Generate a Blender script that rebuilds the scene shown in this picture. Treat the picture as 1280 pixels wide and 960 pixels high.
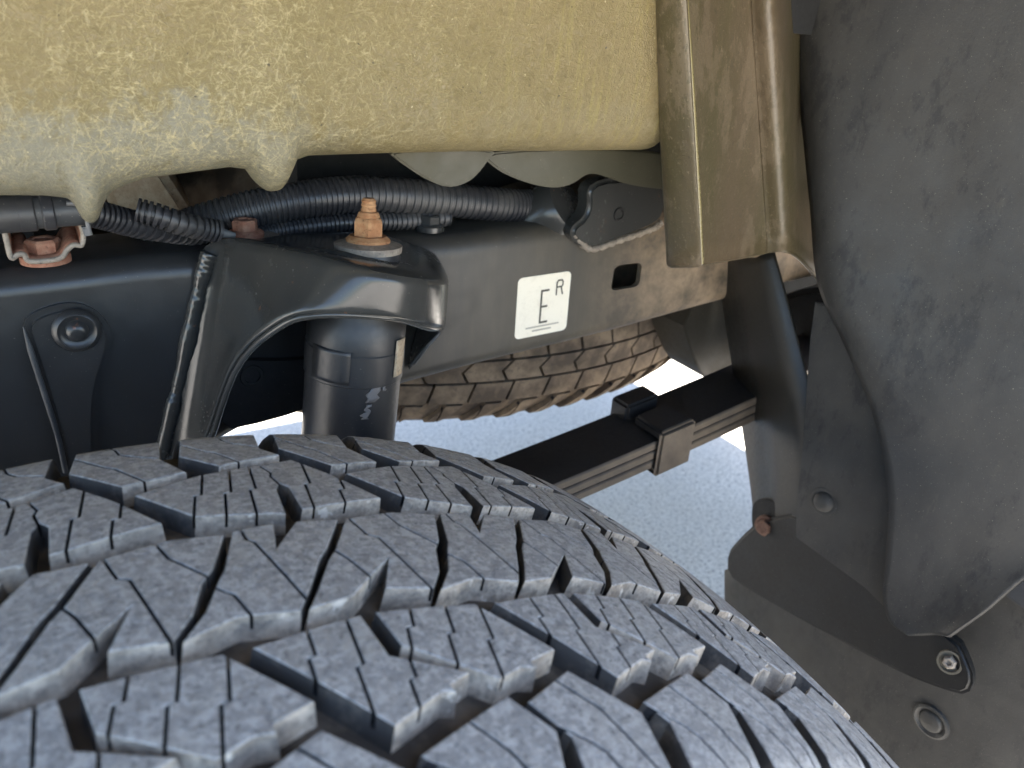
import bpy, bmesh, math, random
from mathutils import Vector, Matrix
random.seed(7)
for o in list(bpy.data.objects): bpy.data.objects.remove(o)
SC = bpy.context.scene; COL = SC.collection
rad = math.radians

# ------------------------------------------------------------------ camera
CAM = Vector((0.006, -0.191, 0.926)); YAW, PIT, ROL = rad(32.7), rad(24.8), rad(4.1); FPX = 960.0
fwd = Vector((math.sin(YAW)*math.cos(PIT), math.cos(YAW)*math.cos(PIT), -math.sin(PIT)))
r0 = Vector((math.cos(YAW), -math.sin(YAW), 0)); u0 = r0.cross(fwd)
rgt = r0*math.cos(ROL) + u0*math.sin(ROL); upv = rgt.cross(fwd)
cd = bpy.data.cameras.new('camera'); cam = bpy.data.objects.new('camera', cd); COL.objects.link(cam)
M = Matrix((rgt, upv, -fwd)).transposed().to_4x4(); M.translation = CAM; cam.matrix_world = M
cd.sensor_width = 36; cd.lens = 36*FPX/1280; cd.clip_start = 0.01; cd.clip_end = 500
cd.dof.use_dof = True; cd.dof.focus_distance = 0.40; cd.dof.aperture_fstop = 12.0
SC.camera = cam
SC.render.resolution_x, SC.render.resolution_y = 1024, 768

# ------------------------------------------------------------------ world, sun, exposure
SUN_EL, SUN_AZ = rad(60), rad(97)      # azimuth clockwise from +Y; the sun stands high behind the truck's tail
W = bpy.data.worlds.new('World'); SC.world = W; W.use_nodes = True
wn = W.node_tree.nodes; bg = wn['Background']
sky = wn.new('ShaderNodeTexSky'); sky.sky_type = 'NISHITA'; sky.sun_disc = False
sky.sun_elevation = SUN_EL; sky.sun_rotation = SUN_AZ
W.node_tree.links.new(sky.outputs[0], bg.inputs[0]); bg.inputs[1].default_value = 0.115
sl = bpy.data.lights.new('sun', 'SUN'); sl.energy = 5.0; sl.angle = rad(0.53); sl.color = (1, 0.93, 0.82)
sun = bpy.data.objects.new('sun', sl); COL.objects.link(sun)
sd = Vector((math.sin(SUN_AZ)*math.cos(SUN_EL), math.cos(SUN_AZ)*math.cos(SUN_EL), math.sin(SUN_EL)))
sun.rotation_euler = sd.to_track_quat('Z', 'Y').to_euler(); sun.location = sd*20
SC.view_settings.view_transform = 'Standard'; SC.view_settings.look = 'None'
SC.view_settings.gamma = 1; SC.view_settings.use_curve_mapping = False
SC.view_settings.exposure = 2.8

# ------------------------------------------------------------------ helpers
def ray(px, py):
    return (fwd + rgt*((px-640)/FPX) - upv*((py-480)/FPX)).normalized()
def AY(px, py, y):                      # point on the plane y = const seen along a sight line of the survey
    d = ray(px, py); return CAM + d*((y-CAM.y)/d.y)
def AX(px, py, x):
    d = ray(px, py); return CAM + d*((x-CAM.x)/d.x)
def AZ(px, py, z):
    d = ray(px, py); return CAM + d*((z-CAM.z)/d.z)
def ploc(p):
    v = Vector((0, 0, 0))
    while p is not None: v = v + p.location; p = p.parent
    return v
def thing(name, label, cat, loc=(0, 0, 0), group=None):
    o = bpy.data.objects.new(name, None); COL.objects.link(o); o.location = loc
    o.empty_display_size = 0.05; tag(o, label, cat, group); return o
def tag(o, label, cat, group=None):
    o['label'] = label; o['category'] = cat
    if group: o['group'] = group
    return o
def obj(name, bm, mat, parent=None, smooth=35, label=None):
    """bmesh in world coordinates -> one mesh object under parent"""
    off = ploc(parent)
    bmesh.ops.translate(bm, verts=bm.verts, vec=-off)
    me = bpy.data.meshes.new(name); bm.to_mesh(me); bm.free()
    for m in (mat if isinstance(mat, (list, tuple)) else [mat]): me.materials.append(m)
    if smooth:
        for p in me.polygons: p.use_smooth = True
        me.set_sharp_from_angle(angle=rad(smooth))
    o = bpy.data.objects.new(name, me); COL.objects.link(o)
    if parent is not None: o.parent = parent
    if label: o['label'] = label
    return o
def fix(bm):
    bmesh.ops.recalc_face_normals(bm, faces=bm.faces); return bm
def plate(pts, thick, bev=0.0, seg=2, bm=None):
    """outline of 3D points extruded by the vector thick"""
    bm = bm or bmesh.new(); thick = Vector(thick)
    a = [bm.verts.new(p) for p in pts]; b = [bm.verts.new(Vector(p)+thick) for p in pts]
    f1 = bm.faces.new(a); f2 = bm.faces.new(b[::-1]); n = len(pts)
    for i in range(n): bm.faces.new((a[i], b[i], b[(i+1) % n], a[(i+1) % n]))
    fix(bm)
    if bev:
        es = [e for e in f1.edges]
        bmesh.ops.bevel(bm, geom=es, offset=bev, segments=seg, affect='EDGES', clamp_overlap=True)
    big = [f for f in bm.faces if len(f.verts) > 4]
    if big: bmesh.ops.triangulate(bm, faces=big)
    return bm
def smooth_poly(pts, n=3):
    """Chaikin rounding of a closed outline"""
    pts = [Vector(p) for p in pts]
    for _ in range(n):
        q = []
        for i in range(len(pts)):
            a, b = pts[i], pts[(i+1) % len(pts)]; q += [a*0.75+b*0.25, a*0.25+b*0.75]
        pts = q
    return pts
def spline(pts, n):
    """Catmull-Rom through pts -> n points"""
    pts = [Vector(p) for p in pts]; P = [pts[0]*2-pts[1]] + pts + [pts[-1]*2-pts[-2]]
    out = []; m = len(pts)-1
    for k in range(n):
        u = k/(n-1)*m; i = min(int(u), m-1); t = u-i
        a, b, c, d = P[i], P[i+1], P[i+2], P[i+3]
        out.append(0.5*((2*b)+(c-a)*t+(2*a-5*b+4*c-d)*t*t+(3*b-a-3*c+d)*t**3))
    return out
def tube(path, rf, seg=14, bm=None, caps=True):
    bm = bm or bmesh.new(); n = len(path); rings = []
    up = Vector((0, 0.13, 1)).normalized()
    for i, p in enumerate(path):
        t = (path[min(i+1, n-1)]-path[max(i-1, 0)]).normalized()
        a = t.cross(up)
        if a.length < 0.1: a = t.cross(Vector((0, 1, 0)))
        a.normalize(); b = a.cross(t); r = rf(i/(n-1)) if callable(rf) else rf
        rings.append([bm.verts.new(p+(a*math.cos(2*math.pi*k/seg)+b*math.sin(2*math.pi*k/seg))*r) for k in range(seg)])
    for i in range(n-1):
        for k in range(seg):
            bm.faces.new((rings[i][k], rings[i][(k+1) % seg], rings[i+1][(k+1) % seg], rings[i+1][k]))
    if caps: bm.faces.new(rings[0][::-1]); bm.faces.new(rings[-1])
    return fix(bm)
def lathe(base, axis, prof, seg=28, bm=None, hexa=False):
    """prof: (distance along axis, radius)"""
    bm = bm or bmesh.new(); axis = Vector(axis).normalized()
    a = axis.orthogonal().normalized(); b = axis.cross(a); rings = []
    seg = 6 if hexa else seg
    for h, r in prof:
        rings.append([bm.verts.new(Vector(base)+axis*h+(a*math.cos(2*math.pi*k/seg+.4)+b*math.sin(2*math.pi*k/seg+.4))*max(r, 1e-5)) for k in range(seg)])
    for i in range(len(rings)-1):
        for k in range(seg):
            bm.faces.new((rings[i][k], rings[i][(k+1) % seg], rings[i+1][(k+1) % seg], rings[i+1][k]))
    bm.faces.new(rings[0][::-1]); bm.faces.new(rings[-1])
    return fix(bm)
def bolt(parent, base, axis, s, mat, name='bolt', flange=True):
    """hex flange bolt, s = half width of the hexagon"""
    axis = Vector(axis).normalized()
    bm = bmesh.new()
    if flange: lathe(base, axis, [(-.002, s*1.5), (s*.22, s*1.5), (s*.42, s*1.12), (s*.45, s*.5)], 28, bm)
    lathe(base, axis, [(0, s*1.06), (s*1.15, s*1.08), (s*1.3, s*.92), (s*1.3, s*.62), (s*1.2, s*.5)], bm=bm, hexa=True)
    return obj(name, bm, mat, parent, 25)
def loft(rows, bm=None, close=False):
    bm = bm or bmesh.new(); V = [[bm.verts.new(p) for p in r] for r in rows]; m = len(rows[0])
    for i in range(len(V)-1):
        for k in range(m if close else m-1):
            bm.faces.new((V[i][k], V[i][(k+1) % m], V[i+1][(k+1) % m], V[i+1][k]))
    return bm
def solid(o, t, offset=-1):
    m = o.modifiers.new('thick', 'SOLIDIFY'); m.thickness = t; m.offset = offset; return o
def subsurf(o, n):
    m = o.modifiers.new('sub', 'SUBSURF'); m.levels = n; m.render_levels = n; return o

# ------------------------------------------------------------------ materials
class Mat:
    def __init__(s, name, base, rough=.5, spec=.5, metal=0.):
        s.m = bpy.data.materials.new(name); s.m.use_nodes = True; s.t = s.m.node_tree; s.n = s.t.nodes
        s.b = s.n['Principled BSDF']; s.pos = s.n.new('ShaderNodeNewGeometry').outputs['Position']
        s.col = s.rgb(base); s.rough = None
        s.b.inputs['Roughness'].default_value = rough; s.b.inputs['Metallic'].default_value = metal
        s.b.inputs['Specular IOR Level'].default_value = spec; s.hgt = None
    def rgb(s, c):
        n = s.n.new('ShaderNodeRGB'); n.outputs[0].default_value = (*c, 1); return n.outputs[0]
    def noise(s, scale, detail=4, rough=.55, stretch=None, dist=0., vec=None):
        v = vec or s.pos
        if stretch:
            if len(stretch) > 3:
                m0 = s.n.new('ShaderNodeMapping'); m0.inputs['Rotation'].default_value = stretch[3:6]
                s.t.links.new(v, m0.inputs[0]); v = m0.outputs[0]
            mp = s.n.new('ShaderNodeMapping'); mp.inputs['Scale'].default_value = stretch[:3]
            s.t.links.new(v, mp.inputs[0]); v = mp.outputs[0]
        n = s.n.new('ShaderNodeTexNoise'); n.inputs['Scale'].default_value = scale; n.inputs['Detail'].default_value = detail
        n.inputs['Roughness'].default_value = rough; n.inputs['Distortion'].default_value = dist
        s.t.links.new(v, n.inputs['Vector']); return n.outputs['Fac']
    def vor(s, scale, feature='F1', stretch=None):
        v = s.pos
        if stretch:
            mp = s.n.new('ShaderNodeMapping'); mp.inputs['Scale'].default_value = stretch
            s.t.links.new(v, mp.inputs[0]); v = mp.outputs[0]
        n = s.n.new('ShaderNodeTexVoronoi'); n.feature = feature; n.inputs['Scale'].default_value = scale
        s.t.links.new(v, n.inputs['Vector']); return n.outputs['Distance']
    def ramp(s, fac, a, b, va=0., vb=1.):
        r = s.n.new('ShaderNodeMapRange'); r.inputs[1].default_value = a; r.inputs[2].default_value = b
        r.inputs[3].default_value = va; r.inputs[4].default_value = vb; s.t.links.new(fac, r.inputs[0]); return r.outputs[0]
    def mul(s, a, b):
        r = s.n.new('ShaderNodeMath'); r.operation = 'MULTIPLY'; s.t.links.new(a, r.inputs[0])
        if isinstance(b, (int, float)): r.inputs[1].default_value = b
        else: s.t.links.new(b, r.inputs[1])
        return r.outputs[0]
    def add(s, a, b):
        r = s.n.new('ShaderNodeMath'); r.operation = 'ADD'; s.t.links.new(a, r.inputs[0]); s.t.links.new(b, r.inputs[1]); return r.outputs[0]
    def mix(s, fac, c):
        m = s.n.new('ShaderNodeMix'); m.data_type = 'RGBA'
        s.t.links.new(fac, m.inputs[0]); s.t.links.new(s.col, m.inputs[6])
        if isinstance(c, tuple): m.inputs[7].default_value = (*c, 1)
        else: s.t.links.new(c, m.inputs[7])
        s.col = m.outputs[2]; return s
    def roughness(s, f): s.t.links.new(f, s.b.inputs['Roughness']); return s
    def bump(s, h, strength, dist):
        b = s.n.new('ShaderNodeBump'); b.inputs['Strength'].default_value = strength; b.inputs['Distance'].default_value = dist
        s.t.links.new(h, b.inputs['Height'])
        if s.hgt is not None: s.t.links.new(s.hgt, b.inputs['Normal'])
        s.hgt = b.outputs[0]; s.t.links.new(s.hgt, s.b.inputs['Normal']); return s
    def done(s): s.t.links.new(s.col, s.b.inputs['Base Color']); return s.m

def m_rubber():
    k = Mat('tread rubber', (.245, .232, .22), .6, .5)
    k.mix(k.ramp(k.noise(300, 6, .75), .46, .56, 0, .8), (.42, .40, .375))
    k.mix(k.ramp(k.noise(40, 4, .6), .50, .66, 0, .55), (.35, .325, .29))
    k.mix(k.ramp(k.noise(520, 5, .78), .54, .62, 0, .8), (.11, .106, .102))
    k.mix(k.ramp(k.noise(130, 5, .75, (1, 2.5, 1)), .56, .64, 0, .55), (.12, .115, .11))
    k.mix(k.ramp(k.noise(1100, 1, .5), .755, .79, 0, 1), (.65, .6, .54))
    k.roughness(k.ramp(k.noise(200, 4), .3, .7, .42, .72))
    k.bump(k.noise(330, 5, .65), .55, .0012); k.bump(k.noise(1500, 3, .6), .4, .0003)
    return k.done()
def m_wall():
    k = Mat('dusty groove wall', (.24, .20, .16), .85, .25)
    k.mix(k.ramp(k.noise(45, 5, .65), .38, .58, 0, .9), (.56, .47, .37))
    k.mix(k.ramp(k.noise(330, 5, .7), .46, .66, 0, .7), (.15, .13, .11))
    k.mix(k.ramp(k.noise(120, 4, .7), .60, .68, 0, .8), (.70, .62, .52))
    k.bump(k.noise(300, 4, .6), .6, .0014)
    return k.done()
def m_slot_shade():
    k = Mat('shaded slot wall', (.055, .050, .046), .8, .3)  # lateral slot walls: the slots' shadow is put into this dark colour
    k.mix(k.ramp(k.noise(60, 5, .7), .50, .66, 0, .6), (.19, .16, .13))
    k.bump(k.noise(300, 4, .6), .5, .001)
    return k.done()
def m_sipe():
    return Mat('sipe rubber', (.02, .02, .022), .9, .2).done()
def m_carcass():
    k = Mat('groove floor rubber', (.055, .047, .040), .9, .2)
    k.mix(k.ramp(k.noise(60, 4, .6), .45, .65, 0, .6), (.17, .14, .11))
    k.bump(k.noise(250, 4), .4, .001); return k.done()
def m_spare():
    k = Mat('spare tyre rubber', (.075, .056, .040), .85, .25)
    k.mix(k.ramp(k.noise(40, 4, .6), .4, .65, 0, .9), (.20, .15, .10))
    k.mix(k.ramp(k.noise(220, 3, .6), .55, .7, 0, .6), (.07, .055, .045))
    k.bump(k.noise(300, 3), .3, .001); return k.done()
def m_paint(name, base=(.018, .019, .021), rough=.32, dust=.5, dustcol=(.10, .09, .075), streak=True, bump=.12, rust=0):
    k = Mat(name, base, rough, .5)
    n1 = k.noise(18, 5, .62, (1, 1, .28) if streak else None)
    k.mix(k.ramp(n1, .45, .72, 0, dust), dustcol)
    k.mix(k.ramp(k.noise(700, 2, .6), .70, .76, 0, .7*dust+.1), (.3, .27, .22))
    if rust: k.mix(k.mul(k.ramp(k.noise(75, 6, .75), .66, .70, 0, 1), rust), (.20, .085, .045))
    k.roughness(k.add(k.ramp(n1, .35, .7, rough*.8, rough+.25*dust+.05), k.ramp(k.noise(350, 3), .4, .7, 0, .08)))
    k.bump(k.noise(120, 3), bump, .001); k.bump(k.noise(900, 2), .12, .0002)
    return k.done()
def m_panel():
    k = Mat('oversprayed moulded bed composite', (.132, .102, .036), .48, .45)
    k.mix(k.ramp(k.noise(7, 3, .5), .35, .65, 0, .8), (.158, .117, .050))
    sep = k.n.new('ShaderNodeSeparateXYZ'); k.t.links.new(k.pos, sep.inputs[0])
    frontal = k.ramp(sep.outputs[0], .10, .26, 1, .25)
    hem = k.add(sep.outputs[2], k.ramp(k.noise(30, 7, .8), .3, .7, -.026, .026))   # bare, unsprayed strip along the hem
    hem = k.mul(k.ramp(hem, .876, .892, 1, 0), k.ramp(sep.outputs[0], .08, .16, 1, .15))
    k.mix(k.mul(hem, .85), (.150, .145, .112))
    # chopped fibre strands: crossing families of short thin curled streaks
    f = None
    for i, ang in enumerate((.2, .75, 1.3, 1.9, 2.5, 3.0)):
        st = k.ramp(k.noise(520+47*i, 3, .6, (.24, .6, 1.4, 0, ang, 0), .8), .54, .68, 0, 1)
        f = st if f is None else k.add(f, st)
    big = k.ramp(k.noise(9, 5, .65), .36, .60, .15, 1)
    k.mix(k.mul(k.mul(k.mul(f, big), .42), frontal), (.36, .31, .17))
    k.mix(k.ramp(k.noise(170, 6, .75), .52, .66, 0, .5), (.085, .064, .020))
    k.mix(k.mul(k.ramp(k.noise(70, 6, .75, (4, 1, .35)), .52, .62, 0, .55), k.ramp(sep.outputs[0], .15, .28, 0, 1)), (.215, .175, .055))
    k.mix(k.ramp(k.noise(520, 1, .5), .76, .80, 0, .7), (.42, .37, .22))
    k.mix(k.ramp(k.noise(310, 1, .5), .235, .20, 0, .9), (.03, .024, .014))
    k.bump(f, .5, .0004); k.bump(k.noise(60, 4), .4, .0015); k.bump(k.noise(500, 3), .4, .0005)
    k.roughness(k.ramp(k.noise(40, 5, .7), .35, .65, .34, .62))
    return k.done()
def m_post():
    k = Mat('dusty post', (.062, .050, .023), .40, .5)
    k.mix(k.ramp(k.noise(14, 5, .65, (1, 1, .3)), .40, .62, 0, .8), (.085, .060, .036))
    k.mix(k.ramp(k.noise(30, 7, .8, (1, 1, .5)), .53, .56, 0, .45), (.14, .105, .066))
    k.mix(k.ramp(k.noise(500, 4, .7), .60, .70, 0, .5), (.25, .20, .13))
    k.mix(k.ramp(k.noise(300, 5, .75), .58, .66, 0, .6), (.04, .033, .02))
    k.bump(k.noise(130, 5), .5, .0012); k.bump(k.noise(900, 3), .4, .0004)
    return k.done()
def m_liner(name='dusty black plastic', g=1.0):
    c = lambda *v: tuple(x*g for x in v)
    k = Mat(name, c(.052, .050, .047), .55, .4)
    k.mix(k.ramp(k.noise(7, 5, .65, (1, 1, .55)), .42, .60, 0, .8), c(.092, .086, .076))
    k.mix(k.ramp(k.noise(24, 8, .8, (1, 1, .5)), .53, .60, 0, .75), c(.034, .033, .033))
    k.mix(k.ramp(k.noise(60, 6, .75, (1, 1, .3)), .60, .66, 0, .5), c(.10, .09, .075))
    k.mix(k.ramp(k.noise(900, 2, .6), .68, .74, 0, .6), c(.33, .30, .24))
    k.mix(k.ramp(k.noise(800, 1, .5), .765, .80, 0, .7), c(.36, .33, .27))
    k.bump(k.noise(700, 3), .35, .0004); k.bump(k.noise(40, 3), .15, .002)
    k.roughness(k.ramp(k.noise(30, 4), .35, .65, .45, .70))
    return k.done()
def m_rail():
    k = Mat('painted rail steel', (.020, .021, .023), .3, .5)
    sep = k.n.new('ShaderNodeSeparateXYZ'); k.t.links.new(k.pos, sep.inputs[0])
    tail = k.ramp(sep.outputs[0], .10, .30, .12, 1)          # road dust lies on the tail end of the rail
    n1 = k.noise(18, 6, .65, (1, 1, .22))
    k.mix(k.mul(k.ramp(n1, .30, .62, .25, .95), tail), (.080, .067, .047))
    k.mix(k.ramp(k.noise(60, 6, .75), .68, .72, 0, .7), (.20, .085, .045))
    far = k.ramp(sep.outputs[0], .36, .50, 0, 1)
    k.mix(k.mul(k.ramp(k.noise(30, 5, .7), .35, .6, .2, 1), far), (.42, .30, .19))  # paler far end: warm light on the rail painted in
    k.mix(k.ramp(k.noise(700, 2, .6), .70, .76, 0, .4), (.3, .27, .22))
    k.roughness(k.add(k.ramp(tail, 0, 1, .26, .48), k.ramp(k.noise(50, 4), .4, .7, 0, .12)))
    k.bump(k.noise(120, 3), .12, .001); k.bump(k.noise(900, 2), .12, .0002)
    return k.done()
def m_rust(name, a, b, rough=.8):
    k = Mat(name, a, rough, .3)
    k.mix(k.ramp(k.noise(180, 5, .65), .4, .65, 0, .9), b)
    k.mix(k.ramp(k.noise(500, 3, .6), .58, .68, 0, .6), tuple(c*.35 for c in a))
    k.bump(k.noise(350, 4, .65), .5, .0012)
    return k.done()
def m_sticker():
    k = Mat('white vinyl', (.84, .77, .62), .4, .4)
    k.mix(k.ramp(k.noise(90, 5, .7), .52, .70, 0, .35), (.60, .53, .41))
    k.mix(k.ramp(k.noise(900, 2, .6), .68, .74, 0, .5), (.35, .30, .22))
    return k.done()
def m_ground():
    k = Mat('speckled concrete', (.56, .535, .495), .9, .2)
    k.mix(k.ramp(k.noise(90, 5, .7), .42, .60, 0, .9), (.68, .65, .60))
    k.mix(k.ramp(k.noise(150, 3, .7), .54, .60, 0, .85), (.20, .19, .185))
    k.mix(k.ramp(k.vor(60), .16, .10, 0, .6), (.70, .67, .62))
    k.mix(k.ramp(k.noise(3, 3), .4, .6, 0, .3), (.46, .43, .38))
    k.bump(k.noise(140, 4), .5, .004)
    return k.done()
RUB, WALL, SIPE, CARC, SPARE, SLOT_SHADE = m_rubber(), m_wall(), m_sipe(), m_carcass(), m_spare(), m_slot_shade()
RAIL = m_rail()
GLOSS = m_paint('gloss black bracket steel', (.036, .036, .034), .15, .22, (.09, .085, .07), True, .03, .45)
SHOCKM = m_paint('scuffed shock tube', (.020, .020, .022), .33, .35, (.07, .065, .055))
LEAFM = m_paint('black spring steel', (.012, .011, .011), .5, .3, (.06, .05, .04), False)
LEAFE = m_paint('dusty spring clip steel', (.060, .046, .034), .5, .9, (.17, .13, .09), False)
PANEL, POST, LINER, GROUND = m_panel(), m_post(), m_liner('dusty black plastic', .50), m_ground()
RUSTO = m_rust('orange rust', (.27, .125, .055), (.38, .22, .11))
DARKRUST = m_rust('dark rust', (.12, .065, .045), (.17, .10, .07))
RUSTB = m_rust('brown rust', (.27, .115, .07), (.36, .20, .13))
PLATE = m_rust('zinc and rust', (.20, .17, .14), (.34, .29, .23), .5)
HOSE = m_paint('black corrugated plastic', (.028, .028, .031), .33, .6, (.10, .092, .08), False)
PIPE = m_paint('dull black pipe', (.04, .041, .043), .42, .6, (.13, .125, .115), False)
TIE = m_paint('grey nylon', (.11, .11, .11), .45, .3, (.2, .19, .17), False)
DARK = m_paint('dark underbody', (.008, .0075, .007), .75, .4, (.022, .02, .016), False)
TAN = m_rust('dusty tan steel', (.34, .25, .16), (.45, .36, .25), .7)
WHITE = m_sticker()
INK = Mat('faded ink', (.10, .09, .07), .5, .3).done()
GREYINK = Mat('pale ink', (.42, .38, .31), .5, .3).done()
BAR = m_paint('black moulded plastic', (.011, .0105, .010), .62, .3, (.03, .027, .023), False)
OLIVE = m_paint('shaded olive composite', (.05, .045, .025), .55, .6, (.085, .075, .045), False)  # panel tone darkened for the shade the flanges hang in
RIDGE = m_paint('yellow ridge highlight', (.16, .13, .055), .25, .5, (.12, .095, .045), False)  # lighter yellow stands in for the specular line on the fold
SKIRT = m_liner('dusty skirt plastic', .52)
BAR.node_tree.nodes['Principled BSDF'].inputs['Specular IOR Level'].default_value = .38
STRUT = m_paint('dusty strut steel', (.026, .023, .018), .38, .5, (.06, .05, .036))
HANG = m_paint('brown hanger steel', (.022, .017, .009), .6, .6, (.05, .038, .018), False)
TANP = m_paint('dusty tan plastic', (.10, .085, .06), .6, .6, (.2, .17, .12), False)
BODY = m_paint('body paint', (.30, .27, .19), .35, .1, (.3, .28, .22))
SCUFF = Mat('scraped metal', (.15, .14, .135), .5, .5).done()

# ------------------------------------------------------------------ ground
bm = bmesh.new(); bmesh.ops.create_grid(bm, x_segments=1, y_segments=1, size=60)
o = obj('ground', bm, GROUND, None, 0); o['kind'] = 'structure'

# ------------------------------------------------------------------ tread-block machinery (millimetres in s,t)
def area(p): return .5*sum(p[i][0]*p[(i+1) % len(p)][1]-p[(i+1) % len(p)][0]*p[i][1] for i in range(len(p)))
def seg_x(a, b, c, d):
    r = (b[0]-a[0], b[1]-a[1]); s = (d[0]-c[0], d[1]-c[1]); k = r[0]*s[1]-r[1]*s[0]
    if abs(k) < 1e-9: return None
    q = (c[0]-a[0], c[1]-a[1]); t = (q[0]*s[1]-q[1]*s[0])/k; u = (q[0]*r[1]-q[1]*r[0])/k
    return (t, u) if 0 <= t < 1 and 0 <= u < 1 else None
def half(poly, fl, path, left):
    hits = []
    for i in range(len(path)-1):
        for j in range(len(poly)):
            x = seg_x(path[i], path[i+1], poly[j], poly[(j+1) % len(poly)])
            if x: hits.append((i+x[0], j, (path[i][0]+x[0]*(path[i+1][0]-path[i][0]), path[i][1]+x[0]*(path[i+1][1]-path[i][1]))))
    hits.sort()
    if len(hits) < 2: return None
    (u1, i1, p1), (u2, i2, p2) = hits[0], hits[1]
    mid = [path[k] for k in range(len(path)) if u1 < k < u2]; n = len(poly)
    if left:
        P = [p1]+mid+[p2]; Fl = [True]*(len(mid)+1)+[fl[i2]]; k = (i2+1) % n
        while True:
            P.append(poly[k])
            if k == i1: Fl.append(fl[k]); break
            Fl.append(fl[k]); k = (k+1) % n
    else:
        P = [p2]+mid[::-1]+[p1]; Fl = [True]*(len(mid)+1)+[fl[i1]]; k = (i1+1) % n
        while True:
            P.append(poly[k]); Fl.append(fl[k])
            if k == i2: break
            k = (k+1) % n
    return P, Fl
def cut(pieces, path, gap):
    a, b = path[0], path[-1]; L = math.hypot(b[0]-a[0], b[1]-a[1]); nx, ny = -(b[1]-a[1])/L*gap/2, (b[0]-a[0])/L*gap/2
    out = []
    for poly, fl in pieces:
        l = half(poly, fl, [(p[0]+nx, p[1]+ny) for p in path], True)
        r = half(poly, fl, [(p[0]-nx, p[1]-ny) for p in path], False)
        if l and r and area(l[0]) > 3 and area(r[0]) > 3: out += [l, r]
        else: out.append((poly, fl))
    return out
def offset(poly, ds):
    n = len(poly); out = []
    for i in range(n):
        a, b, c = poly[i-1], poly[i], poly[(i+1) % n]; d1, d2 = ds[i-1], ds[i]
        e1 = (b[0]-a[0], b[1]-a[1]); e2 = (c[0]-b[0], c[1]-b[1]); l1 = math.hypot(*e1) or 1e-6; l2 = math.hypot(*e2) or 1e-6
        n1 = (-e1[1]/l1, e1[0]/l1); n2 = (-e2[1]/l2, e2[0]/l2); k = n1[0]*n2[1]-n1[1]*n2[0]
        if abs(k) < .25:
            m = max(d1, d2, key=abs); v = ((n1[0]+n2[0])/2*m, (n1[1]+n2[1])/2*m)
        else: v = ((d1*n2[1]-d2*n1[1])/k, (n1[0]*d2-n2[0]*d1)/k)
        L = math.hypot(*v); lim = 2.2*max(abs(d1), abs(d2), .01)
        if L > lim: v = (v[0]*lim/L, v[1]*lim/L)
        out.append((b[0]+v[0], b[1]+v[1]))
    return out
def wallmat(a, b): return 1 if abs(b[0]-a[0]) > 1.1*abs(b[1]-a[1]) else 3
def block_bmesh(poly, sipes, mapf, depth=8.8, gap=.9, round_=.38, draft=.7, step=7, sdep=4.5, grow=.12):
    if area(poly) < 0: poly = poly[::-1]
    poly = offset(poly, [-grow]*len(poly))
    pieces = [(list(poly), [False]*len(poly))]
    for s in sipes: pieces = cut(pieces, s, gap)
    bm = bmesh.new()
    for P, Fl in pieces:
        top = offset(P, [.18 if f else round_ for f in Fl]); bot = offset(P, [0 if f else -draft for f in Fl])
        fz = -sdep if len(pieces) > 1 else -depth
        bot = [tuple(Vector(p).lerp(Vector(q_), fz/-depth)) for p, q_ in zip(P, bot)]
        A = [bm.verts.new((p[0], p[1], 0)) for p in top]; B = [bm.verts.new((p[0], p[1], -.35)) for p in P]
        Cc = [bm.verts.new((p[0], p[1], fz)) for p in bot]; n = len(P)
        f = bm.faces.new(A); f.material_index = 0
        for i in range(n):
            j = (i+1) % n
            g = bm.faces.new((B[i], B[j], A[j], A[i])); g.material_index = 0
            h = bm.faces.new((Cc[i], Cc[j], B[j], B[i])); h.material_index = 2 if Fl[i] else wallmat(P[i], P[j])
    if len(pieces) > 1:
        up_, lo_ = offset(poly, [-draft*sdep/depth]*len(poly)), offset(poly, [-draft]*len(poly)); n = len(poly)
        U = [bm.verts.new((p[0], p[1], -sdep+.05)) for p in up_]; D = [bm.verts.new((p[0], p[1], -depth)) for p in lo_]
        f = bm.faces.new(U); f.material_index = 2
        for i in range(n):
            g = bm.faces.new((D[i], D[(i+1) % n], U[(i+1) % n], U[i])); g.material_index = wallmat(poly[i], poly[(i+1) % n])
    bm.normal_update()
    bmesh.ops.triangulate(bm, faces=[f for f in bm.faces if len(f.verts) > 4], ngon_method='EAR_CLIP')
    for ax in (0, 1):
        lo = min(v.co[ax] for v in bm.verts); hi = max(v.co[ax] for v in bm.verts); k = math.ceil(lo/step)*step
        while k < hi:
            bmesh.ops.bisect_plane(bm, geom=bm.verts[:]+bm.edges[:]+bm.faces[:], plane_co=(k if ax == 0 else 0, k if ax else 0, 0), plane_no=(1 if ax == 0 else 0, ax, 0)); k += step
    for v in bm.verts: v.co = mapf(v.co.x/1000, v.co.y/1000, v.co.z/1000)
    return bm
def jog(a, b, j=2.0, at=.5):
    """zigzag sipe from a to b with one sideways step"""
    d = Vector(b)-Vector(a); n = Vector((-d.y, d.x)).normalized()*j/2; m = Vector(a)+d*at; e = d.normalized()*.3
    A = Vector(a)+n; B = Vector(b)-n
    A = A-d*.12; B = B+d*.12
    return [tuple(A), tuple(m+n-e), tuple(m-n+e), tuple(B)]

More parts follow.
